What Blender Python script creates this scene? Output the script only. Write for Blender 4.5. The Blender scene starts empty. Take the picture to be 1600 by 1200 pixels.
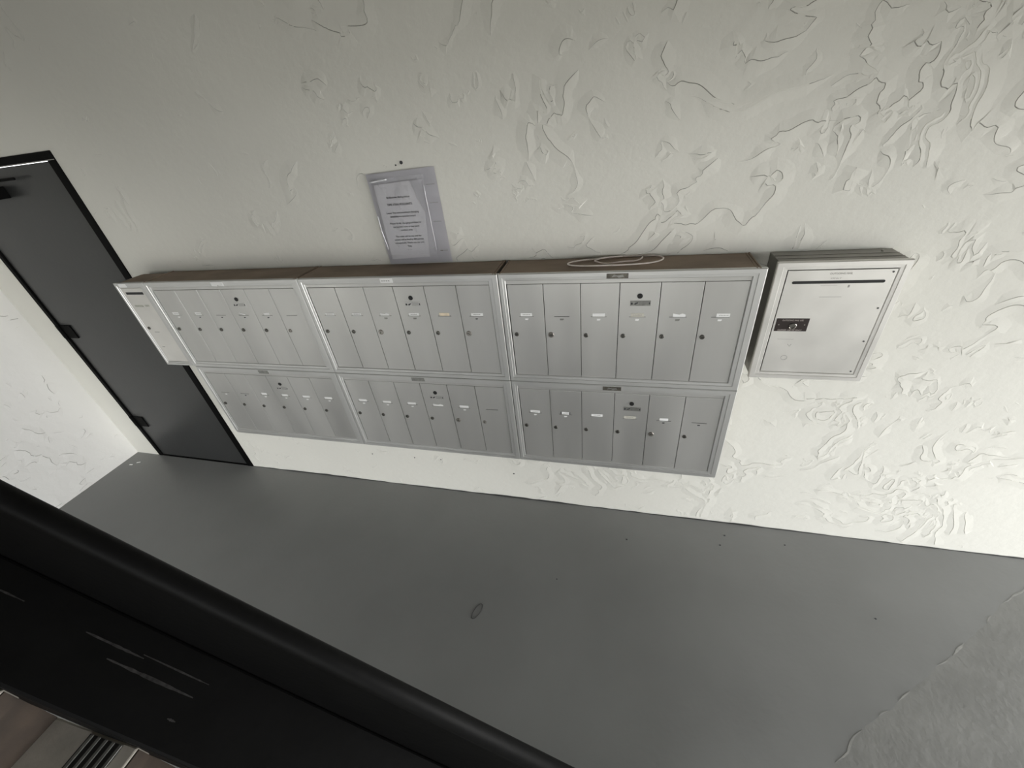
import bpy, bmesh, math, random
import numpy as np
from mathutils import Vector, Matrix
random.seed(7)
_rs = np.random.RandomState(11); _ang = _rs.rand(256) * 2 * np.pi; _pm = _rs.permutation(256)
def pn(x, y, seed=0):
    """2-D gradient noise, works on arrays"""
    x = np.asarray(x, float) + seed * 13.17; y = np.asarray(y, float) + seed * 7.31
    xi = np.floor(x).astype(int); yi = np.floor(y).astype(int); xf = x - xi; yf = y - yi
    def g(a, b):
        h = _ang[_pm[(_pm[(xi + a) & 255] + yi + b) & 255]]
        return np.cos(h) * (xf - a) + np.sin(h) * (yf - b)
    u_ = xf ** 3 * (xf * (xf * 6 - 15) + 10); v_ = yf ** 3 * (yf * (yf * 6 - 15) + 10)
    return 1.4 * ((g(0, 0) * (1 - u_) + g(1, 0) * u_) * (1 - v_) + (g(0, 1) * (1 - u_) + g(1, 1) * u_) * v_)
S = bpy.context.scene
COL = S.collection

# ------------------------------------------------------------------ camera
FLOOR = -1.4647            # z = 0 is the top of the mailbox bank, y = 0 the mailbox wall, camera at y < 0
cd = bpy.data.cameras.new('camera')
cam = bpy.data.objects.new('camera', cd); COL.objects.link(cam)
r = Vector((0.96711991, 0.23206624, -0.10404012)); u = Vector((-0.04613562, 0.56239265, 0.82558223)); f = Vector((-0.25010116, 0.79363705, -0.55460764))
M = Matrix((r, u, -f)).transposed().to_4x4(); M.translation = Vector((2.2471, -1.5762, 0.4878))
cam.matrix_world = M
cd.sensor_width = 36; cd.lens = 627.43 / 1600 * 36; cd.clip_start = 0.01
S.camera = cam

# ------------------------------------------------------------------ sky, light, exposure
w = bpy.data.worlds.new('sky'); S.world = w; w.use_nodes = True
bg = w.node_tree.nodes['Background']
bg.inputs[0].default_value = (0.985, 1.0, 1.0, 1); bg.inputs[1].default_value = 3.45

def area(name, loc, target, sx, sy, power, col):
    d = bpy.data.lights.new(name, 'AREA'); d.shape = 'RECTANGLE'; d.size = sx; d.size_y = sy; d.energy = power; d.color = col
    o = bpy.data.objects.new(name, d); COL.objects.link(o); o.location = loc
    o.rotation_euler = (Vector(target) - Vector(loc)).to_track_quat('-Z', 'Y').to_euler(); return o
LIGHTS = [
    ('daylight_from_open_end', (13.0, -2.6, -0.55), (-0.6, -.5, -.9), 4.0, 1.8, 760, (1.0, 0.99, 0.97)),
]
for L in LIGHTS: area(*L)
S.view_settings.view_transform = 'Standard'; S.view_settings.look = 'None'
S.view_settings.exposure = 0.0; S.view_settings.gamma = 1; S.view_settings.use_curve_mapping = False

# ------------------------------------------------------------------ materials
def mat(name, col, rough=0.6, metal=0.0, var=0.0, vscale=6.0, bump=0.0, bscale=60.0, stretch=(1, 1, 1), var2=None, spec=0.5, alpha=1.0, rvar=0.0):
    m = bpy.data.materials.new(name); m.use_nodes = True
    nt = m.node_tree; b = nt.nodes['Principled BSDF']
    b.inputs['Roughness'].default_value = rough; b.inputs['Metallic'].default_value = metal
    b.inputs['Specular IOR Level'].default_value = spec; b.inputs['Alpha'].default_value = alpha
    tc = nt.nodes.new('ShaderNodeNewGeometry'); mp = nt.nodes.new('ShaderNodeMapping'); mp.inputs['Scale'].default_value = stretch
    nt.links.new(tc.outputs['Position'], mp.inputs['Vector'])
    n = nt.nodes.new('ShaderNodeTexNoise'); n.inputs['Scale'].default_value = vscale; n.inputs['Detail'].default_value = 6
    nt.links.new(mp.outputs[0], n.inputs['Vector'])
    cr = nt.nodes.new('ShaderNodeValToRGB'); cr.color_ramp.elements[0].position = 0.3; cr.color_ramp.elements[1].position = 0.7
    a = [max(0, c * (1 - var)) for c in col]; z = [min(1, c * (1 + var)) for c in col]
    if var2: a = var2
    cr.color_ramp.elements[0].color = (*a, 1); cr.color_ramp.elements[1].color = (*z, 1)
    nt.links.new(n.outputs['Fac'], cr.inputs[0]); nt.links.new(cr.outputs[0], b.inputs['Base Color'])
    if rvar:
        mr = nt.nodes.new('ShaderNodeMapRange'); mr.inputs['From Min'].default_value = .3; mr.inputs['From Max'].default_value = .7
        mr.inputs['To Min'].default_value = rough - rvar; mr.inputs['To Max'].default_value = rough + rvar
        nt.links.new(n.outputs['Fac'], mr.inputs[0]); nt.links.new(mr.outputs[0], b.inputs['Roughness'])
    if bump:
        n2 = nt.nodes.new('ShaderNodeTexNoise'); n2.inputs['Scale'].default_value = bscale; n2.inputs['Detail'].default_value = 4
        nt.links.new(mp.outputs[0], n2.inputs['Vector'])
        bp = nt.nodes.new('ShaderNodeBump'); bp.inputs['Strength'].default_value = 1.0; bp.inputs['Distance'].default_value = bump
        nt.links.new(n2.outputs['Fac'], bp.inputs['Height']); nt.links.new(bp.outputs[0], b.inputs['Normal'])
    return m
PLASTER = mat('white_painted_plaster', (0.81, 0.80, 0.74), 0.62, var=0.025, vscale=1.3, bump=0.0016, bscale=26, stretch=(1, 1, 1.3), spec=.15)
PLASTER_L = mat('white_painted_plaster_left', (0.80, 0.795, 0.77), 0.62, var=0.02, vscale=1.5, bump=0.004, bscale=14, spec=.3)
CREVICE_SHADE = mat('painted_crevice_shade', (0.36, 0.35, 0.32), 0.8)  # grey that paints in the shadow held by the plaster crevices
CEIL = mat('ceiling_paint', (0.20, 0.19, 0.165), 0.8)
FLOORM = mat('grey_floor_paint', (0.205, 0.207, 0.203), 0.42, var=0.07, vscale=2.2, bump=0.0008, bscale=30, rvar=.07, spec=.45)
APRON = mat('worn_grey_concrete', (0.200, 0.200, 0.190), 0.6, var=0.14, vscale=7, bump=0.002, bscale=45, rvar=.05)
CHIP = mat('bare_pale_concrete', (0.27, 0.27, 0.255), 0.8, var=0.15, vscale=40)
ALU = mat('brushed_aluminium', (0.64, 0.64, 0.625), 0.44, metal=0.75, var=0.035, vscale=5, bump=0.00010, bscale=220, stretch=(1, 1, 0.1), rvar=.05)
ALU_D = mat('satin_aluminium_door', (0.60, 0.595, 0.575), 0.40, metal=0.7, var=0.05, vscale=7, bump=0.00008, bscale=200, stretch=(1, 1, 0.15), rvar=.07)
ALU_P = mat('pale_scuffed_aluminium', (0.76, 0.745, 0.71), 0.42, metal=0.6, var=0.05, vscale=9, bump=0.0002, bscale=40, rvar=.08)
ALU_SIDE = mat('dull_aluminium_side', (0.30, 0.29, 0.265), 0.5, metal=0.7, var=0.1, vscale=7)
DUST = mat('dusty_brown_metal', (0.27, 0.205, 0.155), 0.75, var=0.22, vscale=9, bump=.0005, bscale=60, stretch=(.5, 1, 1))
BLACK = mat('black_gap', (0.008, 0.008, 0.008), 0.6)
BLKP = mat('black_gloss_paint', (0.003, 0.003, 0.003), 0.55, var=.2, vscale=12, bump=.0006, bscale=50, spec=.12)
DOORM = mat('charcoal_door_paint', (0.034, 0.035, 0.035), 0.36, var=0.06, vscale=3, bump=.0003, bscale=40, rvar=.04)
FRAMEM = mat('black_door_frame_paint', (0.003, 0.003, 0.003), 0.6, spec=.06)
LOCK = mat('worn_lock_metal', (0.16, 0.155, 0.14), 0.35, metal=.9, var=.2, vscale=120)
LOCK_B = mat('bright_lock_metal', (0.36, 0.34, 0.31), 0.3, metal=.9, var=.2, vscale=120)
CARD = mat('white_card', (0.95, 0.95, 0.94), 0.6, var=.02, vscale=80)
CARD_D = mat('yellowed_card', (0.62, 0.60, 0.53), 0.6, var=.05, vscale=80)
CARD_O = mat('cream_orange_card', (0.90, 0.78, 0.60), 0.6, var=.1, vscale=60)
SHADE = mat('slot_dark', (0.10, 0.10, 0.095), 0.6)
INK = mat('dark_ink', (0.05, 0.05, 0.055), 0.7)
INK_F = mat('faint_ink', (0.38, 0.37, 0.35), 0.7)
PLATE = mat('dark_nameplate', (0.13, 0.12, 0.10), 0.4, metal=.5, var=.4, vscale=90)
PLATE_M = mat('grey_nameplate', (0.30, 0.30, 0.28), 0.4, metal=.6, var=.2, vscale=60)
BROWNP = mat('dark_brown_enamel', (0.028, 0.019, 0.017), 0.35, var=.1)
WHITEINK = mat('pale_lettering', (0.55, 0.50, 0.47), 0.5)
PAPER = mat('white_paper', (0.90, 0.89, 0.92), 0.55, var=.02, vscale=20)
PAPER2 = mat('lilac_grey_backing_sheet', (0.74, 0.73, 0.77), 0.45, var=.05, vscale=12, bump=.0004, bscale=20)
CORD = mat('dirty_white_cord', (0.88, 0.80, 0.75), 0.55, var=.08, vscale=50)
TREAD = mat('grey_stair_concrete', (0.44, 0.41, 0.36), 0.6, var=.18, vscale=14, bump=.001, bscale=80)
RISER = mat('rusty_brown_riser', (0.042, 0.029, 0.020), 0.7, var=.35, vscale=14, bump=.001, bscale=60)
RIBM = mat('dull_ribbed_metal', (0.20, 0.20, 0.185), 0.45, metal=.3, var=.2, vscale=60)
GROUND = mat('outdoor_paving', (0.42, 0.41, 0.38), 0.8, var=.1, vscale=2)
PLAST = bpy.data.materials.new('clear_plastic'); PLAST.use_nodes = True
_b = PLAST.node_tree.nodes['Principled BSDF']; _b.inputs['Base Color'].default_value = (.92, .92, .95, 1); _b.inputs['Roughness'].default_value = .08
_b.inputs['Alpha'].default_value = .09; _b.inputs['Specular IOR Level'].default_value = .9
_n = PLAST.node_tree.nodes.new('ShaderNodeTexNoise'); _n.inputs['Scale'].default_value = 14
_g = PLAST.node_tree.nodes.new('ShaderNodeNewGeometry'); _p = PLAST.node_tree.nodes.new('ShaderNodeBump'); _p.inputs['Distance'].default_value = .006
PLAST.node_tree.links.new(_g.outputs['Position'], _n.inputs['Vector']); PLAST.node_tree.links.new(_n.outputs['Fac'], _p.inputs['Height']); PLAST.node_tree.links.new(_p.outputs[0], _b.inputs['Normal'])

# ------------------------------------------------------------------ helpers
def bx(bm, x0, x1, y0, y1, z0, z1):
    v = [bm.verts.new(p) for p in ((x0, y0, z0), (x1, y0, z0), (x1, y1, z0), (x0, y1, z0), (x0, y0, z1), (x1, y0, z1), (x1, y1, z1), (x0, y1, z1))]
    for q in ((0, 3, 2, 1), (4, 5, 6, 7), (0, 1, 5, 4), (1, 2, 6, 5), (2, 3, 7, 6), (3, 0, 4, 7)): bm.faces.new([v[i] for i in q])
def prism(bm, pts, y0, y1):
    """pts: (x, z) outline, extruded along y."""
    a = [bm.verts.new((p[0], y0, p[1])) for p in pts]; b = [bm.verts.new((p[0], y1, p[1])) for p in pts]
    n = len(pts); bm.faces.new(a); bm.faces.new(b[::-1])
    for i in range(n): bm.faces.new([a[i], b[i], b[(i + 1) % n], a[(i + 1) % n]])
def tube(bm, pts, rad, closed=False, seg=8):
    pts = [Vector(p) for p in pts]; n = len(pts); rings = []
    for i, p in enumerate(pts):
        a = pts[(i - 1) % n] if (closed or i) else p; b = pts[(i + 1) % n] if (closed or i < n - 1) else p
        t = (b - a).normalized(); s = t.cross(Vector((0, 0, 1)))
        if s.length < .01: s = t.cross(Vector((0, 1, 0)))
        s.normalize(); q = s.cross(t)
        rings.append([bm.verts.new(p + rad * (math.cos(2 * math.pi * k / seg) * s + math.sin(2 * math.pi * k / seg) * q)) for k in range(seg)])
    for i in range(n if closed else n - 1):
        A, B = rings[i], rings[(i + 1) % n]
        for k in range(seg): bm.faces.new([A[k], A[(k + 1) % seg], B[(k + 1) % seg], B[k]])
    if not closed: bm.faces.new(rings[0][::-1]); bm.faces.new(rings[-1])
def disc(bm, cx, cz, y0, y1, rad, seg=20, rim=0.0):
    """short cylinder facing -y, front at y1 with a small rounded rim"""
    prof = [(rad, y0), (rad, y1 + rim), (rad - rim, y1)] if rim else [(rad, y0), (rad, y1)]
    rs = [[bm.verts.new((cx + R * math.cos(2 * math.pi * k / seg), y, cz + R * math.sin(2 * math.pi * k / seg))) for k in range(seg)] for R, y in prof]
    for A, B in zip(rs, rs[1:]):
        for k in range(seg): bm.faces.new([A[k], A[(k + 1) % seg], B[(k + 1) % seg], B[k]])
    bm.faces.new(rs[-1]); bm.faces.new(rs[0][::-1])
def obj(name, bm, m, parent=None, smooth=False, bevel=0.0, origin=None):
    bmesh.ops.recalc_face_normals(bm, faces=bm.faces)
    if origin is not None: bmesh.ops.translate(bm, verts=bm.verts, vec=-Vector(origin))
    me = bpy.data.meshes.new(name); bm.to_mesh(me); bm.free(); me.materials.append(m)
    if smooth:
        for p in me.polygons: p.use_smooth = True
    o = bpy.data.objects.new(name, me); COL.objects.link(o)
    if origin is not None: o.location = origin
    if parent:
        o.parent = parent
        base = parent.location.copy(); q = parent.parent
        while q: base += q.location; q = q.parent
        o.location = o.location - base
    if bevel:
        b = o.modifiers.new('bevel', 'BEVEL'); b.width = bevel; b.segments = 2; b.limit_method = 'ANGLE'
    return o
def nb(): return bmesh.new()
def box(name, m, parent, x0, x1, y0, y1, z0, z1, bevel=0.0):
    b = nb(); bx(b, x0, x1, y0, y1, z0, z1); return obj(name, b, m, parent, bevel=bevel)
def thing(name, label, cat, loc, group=None):
    o = bpy.data.objects.new(name, None); COL.objects.link(o); o.location = loc; o.empty_display_size = .05
    return tag(o, label, cat, group)
def tag(o, label=None, cat=None, group=None, kind=None):
    if label: o['label'] = label
    if cat: o['category'] = cat
    if group: o['group'] = group
    if kind: o['kind'] = kind
    return o
def text(name, body, m, parent, x, y, z, size, align='CENTER', width=None, ext=0.0002):
    c = bpy.data.curves.new(name, 'FONT'); c.body = body; c.size = size; c.align_x = align; c.extrude = ext; c.space_line = 1.0; c.offset = .00012 if m is INK else 0
    t = bpy.data.objects.new(name, c); COL.objects.link(t)
    dg = bpy.context.evaluated_depsgraph_get(); me = bpy.data.meshes.new_from_object(t.evaluated_get(dg)); bpy.data.objects.remove(t)
    me.transform(Matrix.Rotation(math.radians(90), 4, 'X'))
    if width and len(me.vertices):
        xs = [v.co.x for v in me.vertices]; k = width / (max(xs) - min(xs)); me.transform(Matrix.Diagonal((k, 1, 1, 1)))
    me.materials.clear(); me.materials.append(m); me.name = name
    o = bpy.data.objects.new(name, me); COL.objects.link(o)
    base = Vector((0, 0, 0)); q = parent
    while q: base += q.location; q = q.parent
    o.parent = parent; o.location = Vector((x, y, z)) - base
    return o

# ------------------------------------------------------------------ the setting
CZ = 1.25          # ceiling
XR = 5.2
DX0, DX1, DZ1 = -1.245, -0.318, 0.572      # door opening in the mailbox wall
XL = -1.489
b = nb()
bx(b, DX1, XR, 0, .15, FLOOR - .2, CZ); bx(b, XL - .15, DX0, 0, .15, FLOOR - .2, CZ); bx(b, DX0, DX1, 0, .15, DZ1, CZ)
wall = tag(obj('wall_back', b, PLASTER), 'white trowelled plaster wall carrying the mailboxes', kind='structure')

# trowelled plaster ledges: contour lines of a warped noise, built as low steps with a steep lip
def plaster_ledges(name, parent, m, x0, x1, z0, z1, step, to3d, dens, skip, seed, H=0.0022):
    nx = int((x1 - x0) / step) + 1; nz = int((z1 - z0) / step) + 1
    X, Z = np.meshgrid(x0 + np.arange(nx) * step, z0 + np.arange(nz) * step, indexing='ij')
    wx = .30 * pn(X * 2.1, Z * 2.1, seed + 1) + .05 * pn(X * 9, Z * 9, seed + 2); wz = .30 * pn(X * 2.1, Z * 2.1, seed + 3) + .05 * pn(X * 9, Z * 9, seed + 4)
    QX, QZ = X + wx, Z * 1.1 + wz
    G = (pn(QX * 1.7, QZ * 1.7, seed) + .5 * pn(QX * 4.3, QZ * 4.3, seed + 5) + .30 * pn(QX * 11, QZ * 11, seed + 6) + .14 * pn(QX * 27, QZ * 27, seed + 7)).tolist()
    bm = nb(); bd = nb()
    for lev in (-.52, -.30, -.12, .05, .22, .40, .62):
        vid = {}
        MK = (pn(X * 3.1, Z * 3.1, lev * 9 + seed + 20) + .55 * pn(X * 11, Z * 11, lev * 5 + seed + 30)).tolist()
        def vert(i, j, di, dj):
            k = (i, j, di, dj)
            if k in vid: return vid[k]
            a, c = G[i][j], G[i + di][j + dj]; t = (lev - a) / (c - a) if c != a else .5
            gi, gj = i + di * t, j + dj * t
            x, z = x0 + gi * step, z0 + gj * step
            e = min(max(i, 3), nx - 4); g = min(max(j, 3), nz - 4)
            n = Vector((G[e + 3][g] - G[e - 3][g] + G[e + 1][g] - G[e - 1][g], G[e][g + 3] - G[e][g - 3] + G[e][g + 1] - G[e][g - 1])); n = n.normalized() if n.length > 1e-6 else Vector((1, 0))
            mk = MK[i][j] * (1 - t) + MK[i + di][j + dj] * t + dens(x, z)
            h = max(0.0, min(1.0, mk * 3.2)) * H
            if skip(x, z): h = 0
            vid[k] = None if h <= 0.00008 else (bm.verts.new(to3d(x, z, -.0004)), bm.verts.new(to3d(x + n.x * h * .12, z + n.y * h * .12, h)), bm.verts.new(to3d(x + n.x * h * 18, z + n.y * h * 18, -.0002)),
                bm.verts.new(to3d(x - n.x * h * 1.0, z - n.y * h * 1.0, h * .95)), bm.verts.new(to3d(x - n.x * h * 15, z - n.y * h * 15, -.0002)), bm.verts.new(to3d(x - n.x * h * .85, z - n.y * h * .85, -.0004)))
            return vid[k]
        for i in range(nx - 1):
            Gi, Gk = G[i], G[i + 1]
            for j in range(nz - 1):
                s = (Gi[j] > lev) + (Gk[j] > lev) + (Gi[j + 1] > lev) + (Gk[j + 1] > lev)
                if s == 0 or s == 4: continue
                es = []
                if (Gi[j] > lev) != (Gk[j] > lev): es.append(vert(i, j, 1, 0))
                if (Gk[j] > lev) != (Gk[j + 1] > lev): es.append(vert(i + 1, j, 0, 1))
                if (Gi[j + 1] > lev) != (Gk[j + 1] > lev): es.append(vert(i, j + 1, 1, 0))
                if (Gi[j] > lev) != (Gi[j + 1] > lev): es.append(vert(i, j, 0, 1))
                for a, c in zip(es[::2], es[1::2]):
                    if a and c:
                        bm.faces.new([a[0], c[0], c[1], a[1]]); bm.faces.new([a[1], c[1], c[2], a[2]])
                        bm.faces.new([a[5], a[3], c[3], c[5]]); bm.faces.new([a[3], a[4], c[4], c[3]])
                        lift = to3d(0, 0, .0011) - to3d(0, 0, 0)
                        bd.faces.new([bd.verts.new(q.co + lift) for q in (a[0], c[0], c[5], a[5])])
    o = obj(name, bm, m, parent); o['kind'] = 'stuff'; o = obj('crevice_shade', bd, CREVICE_SHADE, parent); o['kind'] = 'stuff'  # second mesh: ribbons with crevice shadow put into their colour
def dens_back(x, z):
    d = -.44 + .38 * max(0, min(1, (x - .6) / 2.0)) + .34 * math.exp(-((x - 3.15) ** 2 + (z - .42) ** 2) / .18)
    if z < -.4: d -= .05
    return d
def skip_back(x, z):
    if x < DX1 + .015: return True
    if -.0 < x < 2.68 and -.95 < z < .0: return True
    if 2.76 < x < 3.09 and -.44 < z < 0: return True
    if 1.25 < x < 1.57 and -.01 < z < .37: return True
    return z < FLOOR + .02
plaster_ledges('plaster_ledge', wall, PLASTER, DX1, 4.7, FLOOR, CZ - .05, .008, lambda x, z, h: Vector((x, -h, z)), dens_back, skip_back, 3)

b = nb(); bx(b, XL - .15, XL, -3.4, 0, FLOOR - .2, CZ)
wall_l = tag(obj('wall_left', b, PLASTER_L), 'rough white plaster wall left of the dark door', kind='structure')
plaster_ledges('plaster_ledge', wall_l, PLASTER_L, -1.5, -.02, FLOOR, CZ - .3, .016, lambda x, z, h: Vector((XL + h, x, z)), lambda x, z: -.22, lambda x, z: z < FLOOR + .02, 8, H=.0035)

# floor: painted slab, and the worn slab beyond the diagonal joint
def seam_pt(t, j=True):   # joint line on the floor, from the wall towards the camera side
    x, y = 4.22 + (2.90 - 4.22) * t, 0.0 + (-1.06 - 0.0) * t
    return x, y
N = 60; edge = []
for i in range(N + 1):
    t = i / N; x, y = seam_pt(t); k = .010 * float(pn(t * 9, 1.5)) + .006 * float(pn(t * 31, 2.5))
    edge.append((x + k, y - k))
edge += [(2.86, -1.12), (2.84, -1.25), (2.90, -1.6), (2.9, -3.4)]
def slab(name, pts, z1, z0, m):
    bm = nb(); a = [bm.verts.new((p[0], p[1], z1)) for p in pts]; c = [bm.verts.new((p[0], p[1], z0)) for p in pts]
    bm.faces.new(a); bm.faces.new(c[::-1])
    for i in range(len(pts)): bm.faces.new([a[i], c[i], c[(i + 1) % len(pts)], a[(i + 1) % len(pts)]])
    bmesh.ops.triangulate(bm, faces=bm.faces[:]); return obj(name, bm, m)
floor = tag(slab('floor', [(XL - .15, 0.15)] + [(4.22, .15)] + edge + [(XL - .15, -3.4)], FLOOR, FLOOR - .12, FLOORM), 'smooth grey painted concrete floor', kind='structure')
apron = tag(slab('floor', [(XR, .15), (XR, -3.4)] + edge[::-1] + [(4.22, .15)], FLOOR - .0015, FLOOR - .12, APRON), 'rougher worn grey slab beyond the diagonal joint', kind='structure')
# pale chips along the joint
for t0, t1, wd in ((.02, .10, .010), (.13, .235, .012), (.30, .33, .008), (.43, .48, .016), (.49, .53, .006), (.64, .68, .008), (.72, .745, .006), (.80, .90, .010)):
    bm = nb(); n = 8; A = []; B = []
    for i in range(n + 1):
        t = t0 + (t1 - t0) * i / n; x, y = seam_pt(t); k = .010 * float(pn(t * 9, 1.5)) + .006 * float(pn(t * 31, 2.5))
        x += k; y -= k; ww = .6 * wd * math.sin(math.pi * (i + .3) / (n + .6)) * (.5 + .5 * random.random())
        A.append(bm.verts.new((x - ww * .5, y + ww * .5, FLOOR + .0006))); B.append(bm.verts.new((x + ww * .4, y - ww * .4, FLOOR + .0012)))
    for i in range(n): bm.faces.new([A[i], A[i + 1], B[i + 1], B[i]])
    for i in range(n + 1): A[i] = (A[i].co.x, A[i].co.y); B[i] = (B[i].co.x, B[i].co.y)
    bm.free(); bm = nb(); P = A + B[::-1]
    tp = [bm.verts.new((x, y, FLOOR + .0012)) for x, y in P]; bo = [bm.verts.new((x, y, FLOOR - .004)) for x, y in P]
    for i in range(n): bm.faces.new([tp[i], tp[i + 1], tp[2 * n - i], tp[2 * n + 1 - i]])
    for i in range(2 * n + 2): bm.faces.new([tp[i], tp[(i + 1) % (2 * n + 2)], bo[(i + 1) % (2 * n + 2)], bo[i]])
    obj('chipped_edge', bm, CHIP, apron)
for pts in (((3.005, -.985), (3.02, -1.01), (3.03, -1.035), (3.027, -1.06), (3.018, -1.09)), ((3.0, -1.04), (2.998, -1.058))):
    bm = nb(); tube(bm, [(x, y, FLOOR - .0012) for x, y in pts], .0022, seg=6); obj('crack', bm, INK, apron)
# wavy line of floor paint climbing the wall
bm = nb(); A = []; B = []; n = 240
for i in range(n + 1):
    x = DX1 + (4.8 - DX1) * i / n; h = .008 + .008 * float(pn(x * 2.2, 5.5)) + .004 * float(pn(x * 14, 7.5))
    A.append(bm.verts.new((x, -.0045, FLOOR - .002))); B.append(bm.verts.new((x, -.0018, FLOOR + max(.002, h))))
for i in range(n): bm.faces.new([A[i], A[i + 1], B[i + 1], B[i]])
bmesh.ops.solidify(bm, geom=bm.faces[:], thickness=.0012)
obj('paint_line', bm, mat('dark_grey_paint_line', (.10, .10, .098), .5), wall)
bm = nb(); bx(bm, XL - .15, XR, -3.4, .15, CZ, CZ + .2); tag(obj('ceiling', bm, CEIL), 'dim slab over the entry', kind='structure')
bm = nb(); bx(bm, XL - .15, XR, -3.4, -3.2, .45, CZ); tag(obj('added_blocker_1', bm, CEIL), kind='structure')  # unseen fascia beam, added to keep high sky light off the upper wall
bm = nb(); bx(bm, XR - .2, XR, -3.2, 0, .30, CZ); tag(obj('added_blocker_2', bm, CEIL), kind='structure')  # unseen end beam, added to soften light on the upper right wall
bm = nb(); bx(bm, 2.85, 3.95, -3.4, -3.1, FLOOR, .45); tag(obj('added_blocker_3', bm, CEIL), kind='structure')  # unseen pier, added to darken the right-hand metal reflections and shade the floor
bm = nb(); bx(bm, -30, 30, -30, 12, FLOOR - .25, FLOOR - .13); tag(obj('outdoor_ground', bm, GROUND), kind='structure')
# nail holes in the wall
for x, z, rr in ((.766, -1.208, .004), (1.0645, -1.2036, .004), (1.242, -1.197, .004), (1.693, -1.253, .005), (1.425, .381, .0065), (1.40, .374, .003)):
    bm = nb(); disc(bm, x, z, .0, -.0016, rr, 8); obj('nail_hole', bm, INK, wall)
# white paint chips on floor by the door
for x, y, a in ((-1.35, -.10, .3), (-1.39, -.13, .1)):
    bm = nb(); bx(bm, -.014, .014, -.004, .004, 0, .0015); o = obj('paint_chip', bm, CARD, origin=(0, 0, 0)); o.location = (x, y, FLOOR); o.rotation_euler.z = a
    tag(o, 'white paint chip by the door corner, ' + ('nearer the door' if x > -1.37 else 'farther from the door'), 'paint chip', 'paint chips by the door corner')

# ------------------------------------------------------------------ the door
d = bpy.data.objects.new('door_1', None); COL.objects.link(d); d.location = ((DX0 + DX1) / 2, .03, FLOOR); tag(d, 'charcoal painted metal door in a black frame', kind='structure')
FW = .05
fr = nb(); bx(fr, DX1 - FW, DX1, -.006, .12, FLOOR, DZ1 - .035); bx(fr, DX0, DX0 + .03, -.006, .12, FLOOR, DZ1 - .035); bx(fr, DX0, DX1, -.006, .12, DZ1 - .035, DZ1)
obj('door_frame', fr, FRAMEM, d, bevel=.002)
box('door_panel', DOORM, d, DX0 + .034, DX1 - FW - .004, .004, .045, FLOOR + .008, DZ1 - .040, bevel=.002)
bm = nb(); bx(bm, DX0 + .03, DX1, -.0075, -.006, DZ1 - .037, DZ1 - .034); obj('frame_scratch', bm, mat('worn_bare_metal', (.35, .34, .32), .4, metal=.6), d)
for z in (-1.115, -.37, .40):
    bm = nb(); bx(bm, -1.210, -1.118, -.004, .004, z - .045, z + .045); tube(bm, [(-1.214, -.008, z - .05), (-1.214, -.008, z + .05)], .009, seg=12)
    bx(bm, -1.243, -1.214, -.0085, -.006, z - .045, z + .045)
    obj('hinge', bm, FRAMEM, d, bevel=.001)
bm = nb(); bx(bm, -1.0, -.80, -.055, .004, .40, .455); tube(bm, [(-.90, -.03, .455), (-.90, -.03, .475)], .01); bx(bm, -.92, -.62, -.034, -.026, .475, .487)
obj('door_closer', bm, FRAMEM, d, bevel=.003)
box('threshold', FRAMEM, d, DX0, DX1, -.003, .12, FLOOR - .001, FLOOR + .006)

# ------------------------------------------------------------------ mailboxes
D = .1712; ROW = .4788
def frame_piece(x0, x1, z0, z1, l, rr, t, bt, yf, side, lip=.010):
    """one mitred length of the face frame with a stepped profile; side in L R T B"""
    bm = nb()
    def ring(k, y):   # k = 0 outer .. 1 inner
        return (x0 + l * k, x1 - rr * k, z0 + bt * k, z1 - t * k, y)
    prof = [ring(0, yf + .014), ring(0.0, yf + .003), ring(.07, yf), ring(.56, yf), ring(.60, yf + .0022), ring(.93, yf + .0026), ring(1.0, yf + .005), ring(1.0, yf + .020), ring(0.3, yf + .020)]
    def ends(p):
        a, c, e, g, y = p
        return {'L': ((a, y, e), (a, y, g)), 'R': ((c, y, e), (c, y, g)), 'T': ((a, y, g), (c, y, g)), 'B': ((a, y, e), (c, y, e))}[side]
    vs = [[bm.verts.new(q) for q in ends(p)] for p in prof]; n = len(vs)
    for i in range(n): bm.faces.new([vs[i][0], vs[i][1], vs[(i + 1) % n][1], vs[(i + 1) % n][0]])
    bm.faces.new([v[0] for v in vs]); bm.faces.new([v[1] for v in vs][::-1])
    return bm
def lockpart(parent, x, z, y, rad, m, kr=0):
    bm = nb(); disc(bm, x, z, y + .001, y - .0045, rad, 18, rim=.0012)
    a = math.radians(kr); k = rad * .55
    o = obj('lock', bm, m, parent)
    bm = nb(); prism(bm, [(x + k * math.cos(a) - .0012 * math.sin(a), z + k * math.sin(a) + .0012 * math.cos(a)), (x - k * math.cos(a) - .0012 * math.sin(a), z - k * math.sin(a) + .0012 * math.cos(a)), (x - k * math.cos(a) + .0012 * math.sin(a), z - k * math.sin(a) - .0012 * math.cos(a)), (x + k * math.cos(a) + .0012 * math.sin(a), z + k * math.sin(a) - .0012 * math.cos(a))], y - .0044, y - .0049)
    return o, bm
YP = -D + .006          # front of the door panels
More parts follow.
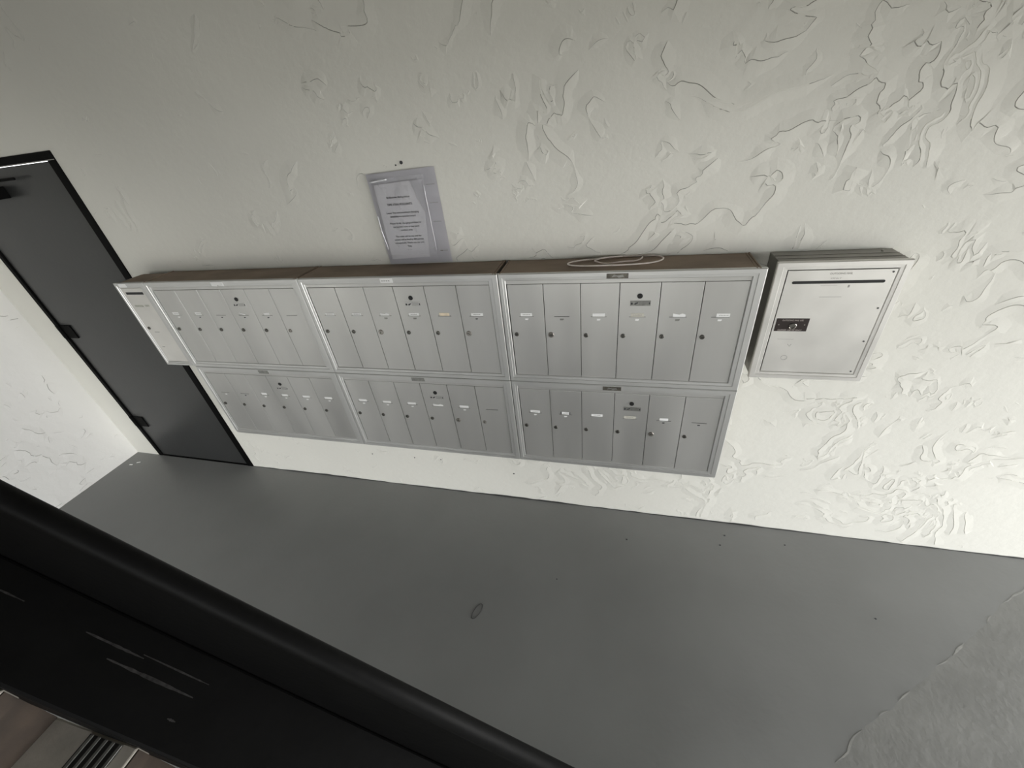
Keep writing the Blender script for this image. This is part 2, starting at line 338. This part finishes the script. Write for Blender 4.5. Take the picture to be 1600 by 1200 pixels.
def make_unit(X, Z, label, doors, plate, top=False, right_in=.008):
    t = thing('mailbox_unit', label, 'mailbox', (X + .45, 0, Z - ROW), 'six-door mailbox units in two rows')
    box('body', ALU_SIDE, t, X + .008, X + .9 - right_in, -D + .021, -.0045, Z - ROW + .008, Z - .004)
    for s in 'LRTB':
        o = obj('face_frame', frame_piece(X + .0011, X + .8989, Z - ROW + .0016, Z, .0262, .039, .0275, .033, -D, s), ALU, t)
    # header strip and dark well behind the doors
    box('header_strip', ALU_D, t, X + .0278, X + .8607, YP + .001, YP + .010, Z - .0415, Z - .0278, bevel=.0006)
    box('well', BLACK, t, X + .0255, X + .862, YP + .0105, YP + .014, Z - ROW + .032, Z - .027)
    x0 = X + .0300; p = .1384
    zt, zb = Z - .0425, Z - .4448
    for i, dd in enumerate(doors):
        a = x0 + i * p; kind = dd[0]
        mm = ALU_D
        dr = box('mailbox_door', mm, t, a + .0010, a + p - .0013, YP, YP + .010, zb, zt, bevel=.0010)
        if i == 3: dr['label'] = 'door with a master key hole and small plate'
        big = 'B' in kind
        lr = .0115 if big else .0088
        lx, lz = a + .0195 + (.002 if big else 0), Z - .2505
        lo, key = lockpart(dr, lx, lz, YP, lr, LOCK_B if (big or 'b' in kind) else LOCK, random.choice((0, 20, 90, -30, 60)))
        obj('keyhole', key, BLACK, dr)
        cx, cz = a + .0665, Z - .1645
        # slot slit with small lip under each name card
        bm = nb(); bx(bm, cx - .029, cx + .029, YP - .0013, YP + .001, cz - .0085, cz - .0068); obj('card_slot', bm, SHADE if 's' in kind or 'o' in kind else ALU_SIDE, dr)
        if 'c' in kind or 'o' in kind or 't' in kind or 'y' in kind or 'd' in kind:
            dx = dd[1] if len(dd) > 1 else 0; wd = dd[2] if len(dd) > 2 else .045
            bm = nb(); w2 = wd / 2
            pts = [(-w2, -.0065), (w2, -.0065), (w2 + random.uniform(-.001, .001), .0065), (-w2, .0065 + random.uniform(-.001, .001))]
            if 't' in kind: pts = [(-w2, .003), (-w2 + .008, .0065), (w2 * .2, .0015), (w2, -.003), (w2 - .006, -.0065), (-w2 * .1, -.0025)]
            if 'y' in kind: pts = [(-w2, -.0065), (w2, -.0065), (w2, .002), (w2 * .5, .0065), (0, .002), (-w2 * .6, .004), (-w2, .0065)]
            prism(bm, [(cx + dx + q[0], cz + q[1]) for q in pts], YP - .0006, YP - .0014)
            nm = obj('name_card', bm, {True: CARD_O, False: CARD_D if 'd' in kind else CARD}['o' in kind], dr)
            if 'o' in kind: nm['label'] = 'cream-orange name card'
            elif 'T' in kind:
                bm = nb(); k0 = cx + dx - w2 * .65
                for q in range(6):
                    bx(bm, k0, k0 + .004, YP - .0017, YP - .0013, cz - .0012, cz + .0010 + .0006 * (q % 2)); k0 += .0052
                obj('name_card_writing', bm, INK_F, dr)
            if 'e' in kind:
                bm = nb()
                for sx in (-1, 1): bx(bm, cx + dx + sx * (w2 + .002) - .002, cx + dx + sx * (w2 + .002) + .002, YP - .0016, YP, cz - .007, cz + .006)
                obj('card_clip', bm, INK, dr)
        # number tag
        if 'n' in kind or 'g' in kind or 'k' in kind:
            m2 = CARD if 'n' in kind else (PLATE_M if 'g' in kind else INK)
            hw, hh = (.0065, .0034) if 'n' in kind else ((.0075, .0035) if 'g' in kind else (.005, .0022))
            bm = nb(); prism(bm, [(cx - hw, cz - .0195 - hh), (cx + hw * .6, cz - .0195 - hh), (cx + hw, cz - .0195), (cx + hw, cz - .0195 + hh), (cx - hw, cz - .0195 + hh)], YP, YP - .0009)
            obj('number_tag', bm, m2, dr)
        if i == 3:
            mx = a + .0705; bm = nb(); disc(bm, mx, Z - .0915, YP + .001, YP - .003, .0095, 20, rim=.001); ml = obj('master_lock', bm, BLACK, dr)
            bm = nb(); px, pz = mx + .003, Z - .119
            bx(bm, px - .035, px + .035, YP - .0012, YP, pz - .0100, pz + .0100); pm = obj('maker_plate', bm, PLATE_M if plate[0] == 'dark' else ALU_D, dr, bevel=.0004)
            bm = nb(); y0, y1 = YP - .0012, YP - .0017
            bx(bm, px - .033, px - .026, y1, y0, pz - .005, pz + .003); prism(bm, [(px - .024, pz - .003), (px - .015, pz - .005), (px - .009, pz + .005), (px - .016, pz + .001)], y1, y0)
            prism(bm, [(px - .020, pz + .001), (px - .010, pz - .001), (px - .007, pz + .004)], y1 - .0002, y0); bx(bm, px + .029, px + .033, y1, y0, pz - .004, pz + .004)
            for q in range(3): bx(bm, px - .004, px + .027, y1, y0, pz + .005 - q * .005, pz + .0058 - q * .005)
            obj('plate_marks', bm, INK, dr)
    # plate or sticker in the middle of the top rail
    kx, kz = X + plate[1], Z - .0146
    hw = plate[2] / 2
    bm = nb()
    if plate[0] == 'torn': prism(bm, [(kx - hw, kz - .009), (kx - .006, kz - .010), (kx - .002, kz - .003), (kx + .006, kz - .008), (kx + hw, kz - .010), (kx + hw, kz + .009), (kx - hw, kz + .009)], -D - .0008, -D + .001)
    else: bx(bm, kx - hw, kx + hw, -D - .0010, -D + .001, kz - .009, kz + .009)
    pm = {'torn': CARD, 'pale': CARD, 'dark': PLATE, 'grey': PLATE_M}[plate[0]]
    so = obj('rail_sticker', bm, pm, t); so['label'] = {'torn': 'torn white sticker', 'pale': 'pale paper sticker', 'dark': 'dark worn number plate', 'grey': 'blank grey plate'}[plate[0]]
    if plate[0] == 'dark':
        bm = nb(); prism(bm, [(kx - .020, kz - .004), (kx - .002, kz - .002), (kx + .004, kz - .006), (kx + .022, kz - .003), (kx + .018, kz + .004), (kx, kz + .002), (kx - .012, kz + .005)], -D - .0014, -D - .0010); obj('sticker_remnant', bm, PLATE_M, so)
    elif plate[0] == 'pale':
        bm = nb(); 
        for q in range(4): bx(bm, kx - .022 + q * .010, kx - .015 + q * .010, -D - .0013, -D - .0010, kz - .002, kz + .001)
        obj('sticker_writing', bm, INK_F, so)
    if top:
        e = X + .9 - right_in
        bm = nb(); bx(bm, X + .006, e, -D + .004, -.0045, -.0035, -.0015)
        bx(bm, X + .006, X + .010, -D + .004, -.0045, -.0015, .0015); bx(bm, e - .004, e, -D + .004, -.0045, -.0015, .0015)
        bx(bm, e - .013, e - .010, -D + .004, -.0045, -.0015, .0005)
        obj('top_panel', bm, DUST, t)['label'] = 'dusty brown top panel'
    return t
U = [
 (0.0, 0.0, 'upper left mailbox unit with torn white sticker on its top rail', [('cTn', -.008, .036), ('cTk', 0, .036), ('sk',), ('tsk', -.006, .04), ('csk', 0, .034), ('sb',)], ('torn', .457, .070)),
 (0.9, 0.0, 'upper middle mailbox unit with a cream-orange name card on its fifth door', [('cT', 0), ('cT', 0), ('yBg', 0, .042), ('cTg', 0, .046), ('oT', 0, .044), ('cTBk', .004, .050)], ('pale', .43, .056)),
 (1.8, 0.0, 'upper right mailbox unit under the white cord loop, dark plate on its rail', [('cTn', 0), ('sBg',), ('cn', 0), ('dTn', 0, .046), ('ycsg', .004, .042), ('cTsn', .008, .042)], ('dark', .435, .074)),
 (0.0, -ROW, 'lower left mailbox unit hanging beside the dark door', [('n',), ('sk',), ('cn', 0, .034), ('cn', 0, .038), ('cn', 0), ('cn', 0)], ('grey', .455, .062)),
 (0.9, -ROW, 'lower middle mailbox unit with a torn name card on its fourth door', [('csn', 0), ('cn', 0), ('cn', 0, .044), ('yc', .004, .052), ('cBn', 0), ('sb',)], ('grey', .448, .066)),
 (1.8, -ROW, 'lower right mailbox unit with dark plate on its rail, nearest the bright wall', [('csTn', 0, .044), ('ecTn', 0, .034), ('cT', 0, .048), ('dTc', 0, .048), ('csBk', 0, .034), ('sk',)], ('dark', .432, .074)),
]
for i, a in enumerate(U): make_unit(*a, top=i < 3, right_in=.020 if i in (2,) else .008)

# narrow outgoing mail compartment at the left end
t = thing('outgoing_mail_box', 'narrow outgoing mail compartment with one slot, leftmost in upper row', 'mailbox', (-.098, 0, -ROW + .02))
box('body', ALU_SIDE, t, -.185, -.004, -D + .021, -.0045 - .03, -.470, -.004)
for s in 'LRTB': obj('face_frame', frame_piece(-.1973, -.0006, -.474, 0, .020, .032, .0275, .022, -D, s), ALU, t)
dr = box('mailbox_door', ALU_P, t, -.1765, -.0335, YP - .0012, YP + .008, -.4510, -.0285, bevel=.001)
bm = nb(); 
bx(bm, -.158, -.034 - .008, YP - .0020, YP - .0010, -.062, -.049); obj('mail_slot', bm, BLACK, dr, bevel=.0004)
lo, key = lockpart(dr, -.157, -.2475, YP - .001, .0082, LOCK, 40); obj('keyhole', key, BLACK, dr)
bm = nb(); bx(bm, -.137, -.103, YP - .0018, YP - .001, -.272, -.2695); bx(bm, -.152, -.134, YP - .0018, YP - .001, -.361, -.3585); obj('scratch', bm, ALU_SIDE, dr)
bm = nb(); bx(bm, -.155, -.095, YP - .0014, YP - .0011, -.128, -.117); bx(bm, -.085, -.055, YP - .0014, YP - .0011, -.126, -.116); obj('faded_lettering', bm, mat('faded_print', (.50, .50, .44), .5, metal=.3, var=.2, vscale=90), dr)
bm = nb(); bx(bm, -.166, -.116, -D - .0008, -D + .001, -.0225, -.0045); obj('rail_sticker', bm, CARD, t)['label'] = 'white paper sticker'
bm = nb(); prism(bm, [(-.165, -.0035), (-.165, -.0015), (-.0015, -.0015), (-.0015, -.0035)], -D + .004, -.035); obj('top_panel', bm, DUST, t)

# ------------------------------------------------------------------ separate drop box at the right
DB = .125; XA, XB = 2.738, 3.103; ZB = -.4425
t = thing('mail_drop_box', 'separate square mail drop box with long slot, right of the mailbox bank', 'mailbox', ((XA + XB) / 2, 0, ZB))
box('body', ALU_SIDE, t, XA + .007, XB - .006, -DB + .012, -.0045, ZB + .002, -.002)
bm = nb(); bx(bm, XA + .008, XB - .007, -DB + .014, -.0045, -.002, -.0008); 
for y in (-.082, -.050): bx(bm, XA + .008, XB - .007, y, y + .0025, -.0008, .0010)
tube(bm, [(3.06, -.028, -.001), (3.06, -.028, .002)], .004)
obj('top_panel', bm, ALU_SIDE, t)['label'] = 'grooved dull metal top'
for s in 'LRTB': obj('face_frame', frame_piece(XA, XB, ZB, 0.001, .034, .030, .0265, .028, -DB, s), ALU_P, t)
YQ = -DB + .003
bm = nb(); bx(bm, XA + .033, XB - .029, YQ + .004, YQ + .006, ZB + .027, -.025); obj('well', bm, BLACK, t)
bm = nb(); bx(bm, XA + .0365, XB - .0315, YQ, YQ + .004, ZB + .0295, -.0275); dr = obj('drop_box_door', bm, ALU_P, t, bevel=.0008)
bm = nb(); pts = []
for k in range(9): a = math.pi / 2 + math.pi * k / 8; pts.append((2.7985 + .0048 * math.cos(a), -.0675 + .0048 * math.sin(a)))
for k in range(9): a = -math.pi / 2 + math.pi * k / 8; pts.append((3.0455 + .0048 * math.cos(a), -.0665 + .0048 * math.sin(a)))
prism(bm, pts, YQ - .0006, YQ + .001); obj('mail_slot', bm, BLACK, dr)
for z in (-.0366, -.1577, -.2801, -.4021):
    bm = nb(); disc(bm, 3.0615, z, YQ + .001, YQ - .0018, .0030, 10, rim=.0006); obj('screw', bm, SHADE, dr)
bm = nb(); bx(bm, 2.7805, 2.880, YQ - .0014, YQ, -.2445, -.1955); pl = obj('lock_plate', bm, BROWNP, dr, bevel=.0005); pl['label'] = 'dark brown enamelled lock plate'
text('plate_lettering', 'OUTGOING MAIL USE', WHITEINK, dr, 2.8300, YQ - .0016, -.2055, .0078, width=.064)
text('plate_lettering', 'CARRIER USE OF ONLY', WHITEINK, dr, 2.8280, YQ - .0016, -.2425, .0078, width=.074)
bm = nb(); disc(bm, 2.832, -.222, YQ - .001, YQ - .005, .0095, 20, rim=.0015); obj('lock', bm, LOCK, dr)
bm = nb(); tube(bm, [(2.832 + .011 * math.cos(a), YQ - .0065, -.222 + .010 * math.sin(a)) for a in [math.radians(q) for q in range(-150, 61, 15)]], .0016, seg=6); obj('lock_guard', bm, LOCK_B, dr)
for x in (2.790, 2.869):
    bm = nb(); disc(bm, x, -.219, YQ - .001, YQ - .0026, .0022, 10); obj('rivet', bm, LOCK_B, dr)
text('faded_lettering', 'OUTGOING MAIL', INK_F, dr, 2.925, YQ - .0003, -.0420, .0085, width=.062)
text('faded_lettering', 'ONLY', INK_F, dr, 2.915, YQ - .0003, -.0565, .006, width=.030)
bm = nb(); bx(bm, 2.885, 2.948, YQ - .0004, YQ, -.1185, -.1175); bx(bm, 2.878, 2.925, YQ - .0004, YQ, -.0790, -.0783); bx(bm, 2.955, 2.960, YQ - .0004, YQ, -.086, -.077)
tube(bm, [(2.838 + .010 * math.cos(a), YQ - .0002, -.352 + .009 * math.sin(a)) for a in [math.radians(q) for q in range(0, 360, 20)]], .0005, closed=True, seg=5)
tube(bm, [(2.836, YQ - .0002, -.296), (2.844, YQ - .0002, -.305), (2.848, YQ - .0002, -.296)], .0007, seg=5)
bx(bm, 2.80, 2.85, YQ - .0004, YQ, -.277, -.2763)
obj('scratch', bm, INK_F, dr)

# ------------------------------------------------------------------ notices above the bank
def sheet(name, pts, y, m, parent=None, curl=0.0, th=.0008, n=10):
    """pts: tl, tr, br, bl in (x, z); a grid with a slight curl away from the wall"""
    bm = nb(); g = []
    for i in range(n + 1):
        row = []
        for j in range(n + 1):
            s, t2 = i / n, j / n
            x = (pts[0][0] * (1 - s) + pts[1][0] * s) * (1 - t2) + (pts[3][0] * (1 - s) + pts[2][0] * s) * t2
            z = (pts[0][1] * (1 - s) + pts[1][1] * s) * (1 - t2) + (pts[3][1] * (1 - s) + pts[2][1] * s) * t2
            row.append(bm.verts.new((x, y - curl * (.5 + .5 * math.sin(3.1 * s + 2.3 * t2)) * (s * (1 - s) * 4) ** .4, z)))
        g.append(row)
    for i in range(n):
        for j in range(n): bm.faces.new([g[i][j], g[i + 1][j], g[i + 1][j + 1], g[i][j + 1]])
    bmesh.ops.solidify(bm, geom=bm.faces[:], thickness=th)
    o = obj(name, bm, m, parent, smooth=False); return o
t = thing('backing_sheet', 'large lilac-grey backing sheet on the wall behind the typed notice', 'sheet', (1.41, 0, .003))
sheet('sheet_panel', [(1.264, .352), (1.556, .359), (1.560, .003), (1.268, .001)], -.0055, PAPER2, t, curl=.003)
bm = nb()
for z in (.30, .235, .165): bx(bm, 1.512, 1.548, -.0115, -.0105, z, z + .0012)
bx(bm, 1.518, 1.530, -.0115, -.0105, .050, .0535); bx(bm, 1.532, 1.552, -.0115, -.0105, .0515, .0525)
obj('sheet_marks', bm, INK_F, t)
t = thing('typed_notice', 'typed paper notice in a clear plastic sleeve above the mailboxes', 'notice', (1.38, -.012, .02))
sheet('notice_sheet', [(1.291, .314), (1.500, .322), (1.466, .029), (1.288, .023)], -.0125, PAPER, t, curl=.002)
bm = nb(); g = [(1.449, .320, -.0150), (1.500, .322, -.0165), (1.493, .190, -.0150)]
a = [bm.verts.new((x, y, z)) for x, z, y in g]; bm.faces.new(a); bmesh.ops.solidify(bm, geom=bm.faces[:], thickness=.0006)
obj('folded_corner', bm, PAPER2, t)
LN = [('By Electronic Mailing Interes', 1.385, .263, .100, .0085), ('TIPE ITEN POLLENTS', 1.385, .236, .110, .0105),
      ('Leave The entrance/door charging', 1.389, .206, .142, .0088), ('schedules in a prevent board', 1.387, .192, .112, .0088),
      ('Please kindly charging purchase in', 1.391, .166, .138, .0085), ('the payment room or near entry', 1.391, .152, .118, .0085), ('numbers area', 1.390, .139, .052, .0085),
      ('The codes will be out, and the', 1.391, .114, .116, .0088), ('owners will be fined by 400 permits', 1.390, .101, .132, .0088), ('management. Thank you see you', 1.389, .088, .132, .0088), ('Truly.', 1.387, .074, .020, .0085), ('- -', 1.383, .061, .02, .006)]
for s, x, z, wd, sz in LN: text('notice_line', s, INK, t, x, -.0160, z, sz, width=wd)
sheet('plastic_sleeve', [(1.272, .334), (1.512, .338), (1.506, .040), (1.268, .044)], -.0185, PLAST, t, curl=.006, th=.0005)
bm = nb()
tube(bm, [(1.277, -.020, .20 - .012 * k) if k < 6 else (1.277 + .0015 * (k - 5), -.020, .20 - .012 * k) for k in range(12)], .0016, seg=6)
tube(bm, [(1.285 + .008 * k, -.021 - .001 * math.sin(k), .3255 + .0006 * k) for k in range(10)], .0030, seg=6)
tube(bm, [(1.506, -.020, .30 - .022 * k) for k in range(12)], .0010, seg=6)
SL = mat('glossy_plastic_fold', (.85, .85, .88), .12, spec=1.0)
obj('sleeve_fold', bm, SL, t, smooth=True)

# ------------------------------------------------------------------ cord loop on top of the bank
bm = nb(); P = []
for k in range(40):
    a = 2 * math.pi * k / 40
    x = 2.222 + .170 * math.cos(a); y = -.066 + .050 * math.sin(a) * (1 + .25 * math.cos(a)) + .018 * math.cos(a)
    P.append((x, y, .0042 + .0012 * math.sin(3 * a)))
tube(bm, P, .0026, closed=True)
P = []
for k in range(15):
    a = math.pi * (1 + k / 14); P.append((2.235 + .085 * math.cos(a), -.046 + .040 * math.sin(a) + .012 * math.cos(a), .0045 + .002 * math.sin(k)))
tube(bm, P, .0026)
P2 = [(2.15, -.058, .006), (2.17, -.036, .006), (2.20, -.024, .006), (2.25, -.018, .006)]; tube(bm, P2, .0026)
tag(obj('cord_loop', bm, CORD, smooth=True, origin=(2.222, -.066, 0)), 'dirty white cord coiled on top of the upper right mailboxes', 'cord')

# ------------------------------------------------------------------ small things on the floor
bm = nb(); tube(bm, [(1.6535 + .0165 * math.cos(a) + .010 * math.sin(a), -.699 + .037 * math.sin(a), FLOOR + .0015) for a in [2 * math.pi * k / 28 for k in range(28)]], .0013, closed=True, seg=6)
tag(obj('rubber_band', bm, mat('dark_rubber', (.03, .03, .03), .6), smooth=True, origin=(1.6535, -.699, FLOOR)), 'thin dark oval rubber band lying on the grey floor', 'rubber band')
SP = [(2.3415, -.1895, .0045, 'dark grit speck on floor below lower right mailbox unit, nearest its middle'), (2.8384, -.0845, .004, 'dark grit speck close to the wall below the drop box'), (2.8066, -.1473, .0038, 'dark grit speck just in front of the one by the wall below the drop box'),
      (3.1145, -.0961, .004, 'grit speck near the wall, right of the drop box edge'), (2.0054, -.474, .0036, 'dark grit speck on open floor above and right of the rubber band'),
      (3.3727, -.412, .0036, 'lone dark speck on pale floor between wall and diagonal joint')]
for x, y, rr, lb in SP:
    bm = nb(); bmesh.ops.create_icosphere(bm, subdivisions=1, radius=rr)
    for v in bm.verts: v.co = Vector((v.co.x * (1 + .5 * random.random()), v.co.y, v.co.z * .55 + rr * .5)) * random.uniform(.85, 1.15)
    o = obj('grit', bm, INK, origin=(0, 0, 0)); o.location = (x, y, FLOOR); tag(o, lb, 'grit', 'grit specks on the floor')

# ------------------------------------------------------------------ stair flight with its black guard
RISE, RUN = .178, .2335
st = thing('staircase', 'concrete and black steel stair flight climbing to the left in the foreground', 'stairs', (1.6, -2.0, FLOOR))
YT0, YT1 = -2.62, -1.515
NX5, Z5 = 1.270, FLOOR + 5 * RISE
for k in range(1, 15):
    nx = NX5 - (k - 5) * RUN; z = FLOOR + k * RISE
    bm = nb(); bx(bm, nx - RUN - .035, nx, YT0, YT1, z - .045, z); tr = obj('tread', bm, TREAD, st, bevel=.004)
    box('nosing', RISER, tr, nx + .0002, nx + .004, YT0 + .003, YT1 - .003, z - .044, z - .003)
    if k <= 7:
        box('nosing_strip', BLACK, tr, nx - .140, nx - .038, YT0 + .02, YT1 - .006, z, z + .0008)
        for q in range(5): box('nosing_rib', RIBM, tr, nx - .135 + q * .022, nx - .127 + q * .022, YT0 + .02, YT1 - .006, z - .001, z + .003, bevel=.0008)
    bm = nb(); bx(bm, nx - .035, nx - .026, YT0, YT1, z - RISE, z - .045); obj('riser', bm, RISER, st)
SL_ = RISE / RUN
def slope(xa, xb, off0, off1, y0, y1, name, m, parent, bev=0.0):
    f0 = lambda x: Z5 - (x - NX5) * SL_
    bm = nb(); prism(bm, [(xa, max(FLOOR, f0(xa) + off0)), (xb, max(FLOOR, f0(xb) + off0)), (xb, max(FLOOR + .001, f0(xb) + off1)), (xa, f0(xa) + off1)], y0, y1)
    return obj(name, bm, m, parent, bevel=bev)
slope(-1.35, 2.42, -.30, .055, YT1 - .001, -1.335, 'stringer', BLKP, st, .006)
slope(-1.35, 2.42, -.30, .055, YT0 - .05, YT0 - .001, 'stringer', BLKP, st, .006)
# guard panel and top rail: measured top line at y = -1.3
GS = (.0213 + .7956) / (2.1982 - 1.1333)
gz = lambda x: .0213 - (x - 1.1333) * GS
bm = nb(); xa, xb = -.35, 2.50
prism(bm, [(xa, gz(xa) - .56), (1.9, gz(1.9) - .62), (xb, FLOOR + .03), (xb, gz(xb) - .03), (xa, gz(xa) - .03)], -1.3345, -1.3000); obj('guard_panel', bm, BLKP, st, bevel=.003)
bm = nb(); tube(bm, [(x, -1.318, gz(x) - .020) for x in (xa, .6, 1.6, xb)], .021, seg=16); obj('handrail', bm, BLKP, st, smooth=True)
STREAK = mat('dark_grey_streak', (.045, .043, .042), .6, var=.6, vscale=90)  # dark grey for the thin strips on the stringer top
for xa, xb, y, wd in ((1.10, 1.21, -1.392, .005), (1.205, 1.335, -1.386, .0035), (1.16, 1.325, -1.417, .006), (.90, .985, -1.389, .004), (1.31, 1.325, -1.463, .004)):
    f0 = lambda x: Z5 + .056 - (x - NX5) * SL_
    bm = nb(); n = 14; A = []; B = []
    for i in range(n + 1):
        x = xa + (xb - xa) * i / n; k = wd * .6 * (.3 + .7 * math.sin(math.pi * (i + .4) / (n + .8))) * random.uniform(.6, 1.1)
        A.append(bm.verts.new((x, y - k, f0(x)))); B.append(bm.verts.new((x, y + k, f0(x))))
    for i in range(n): bm.faces.new([A[i], A[i + 1], B[i + 1], B[i]])
    bmesh.ops.solidify(bm, geom=bm.faces[:], thickness=.0008); obj('grey_streak', bm, STREAK, st)
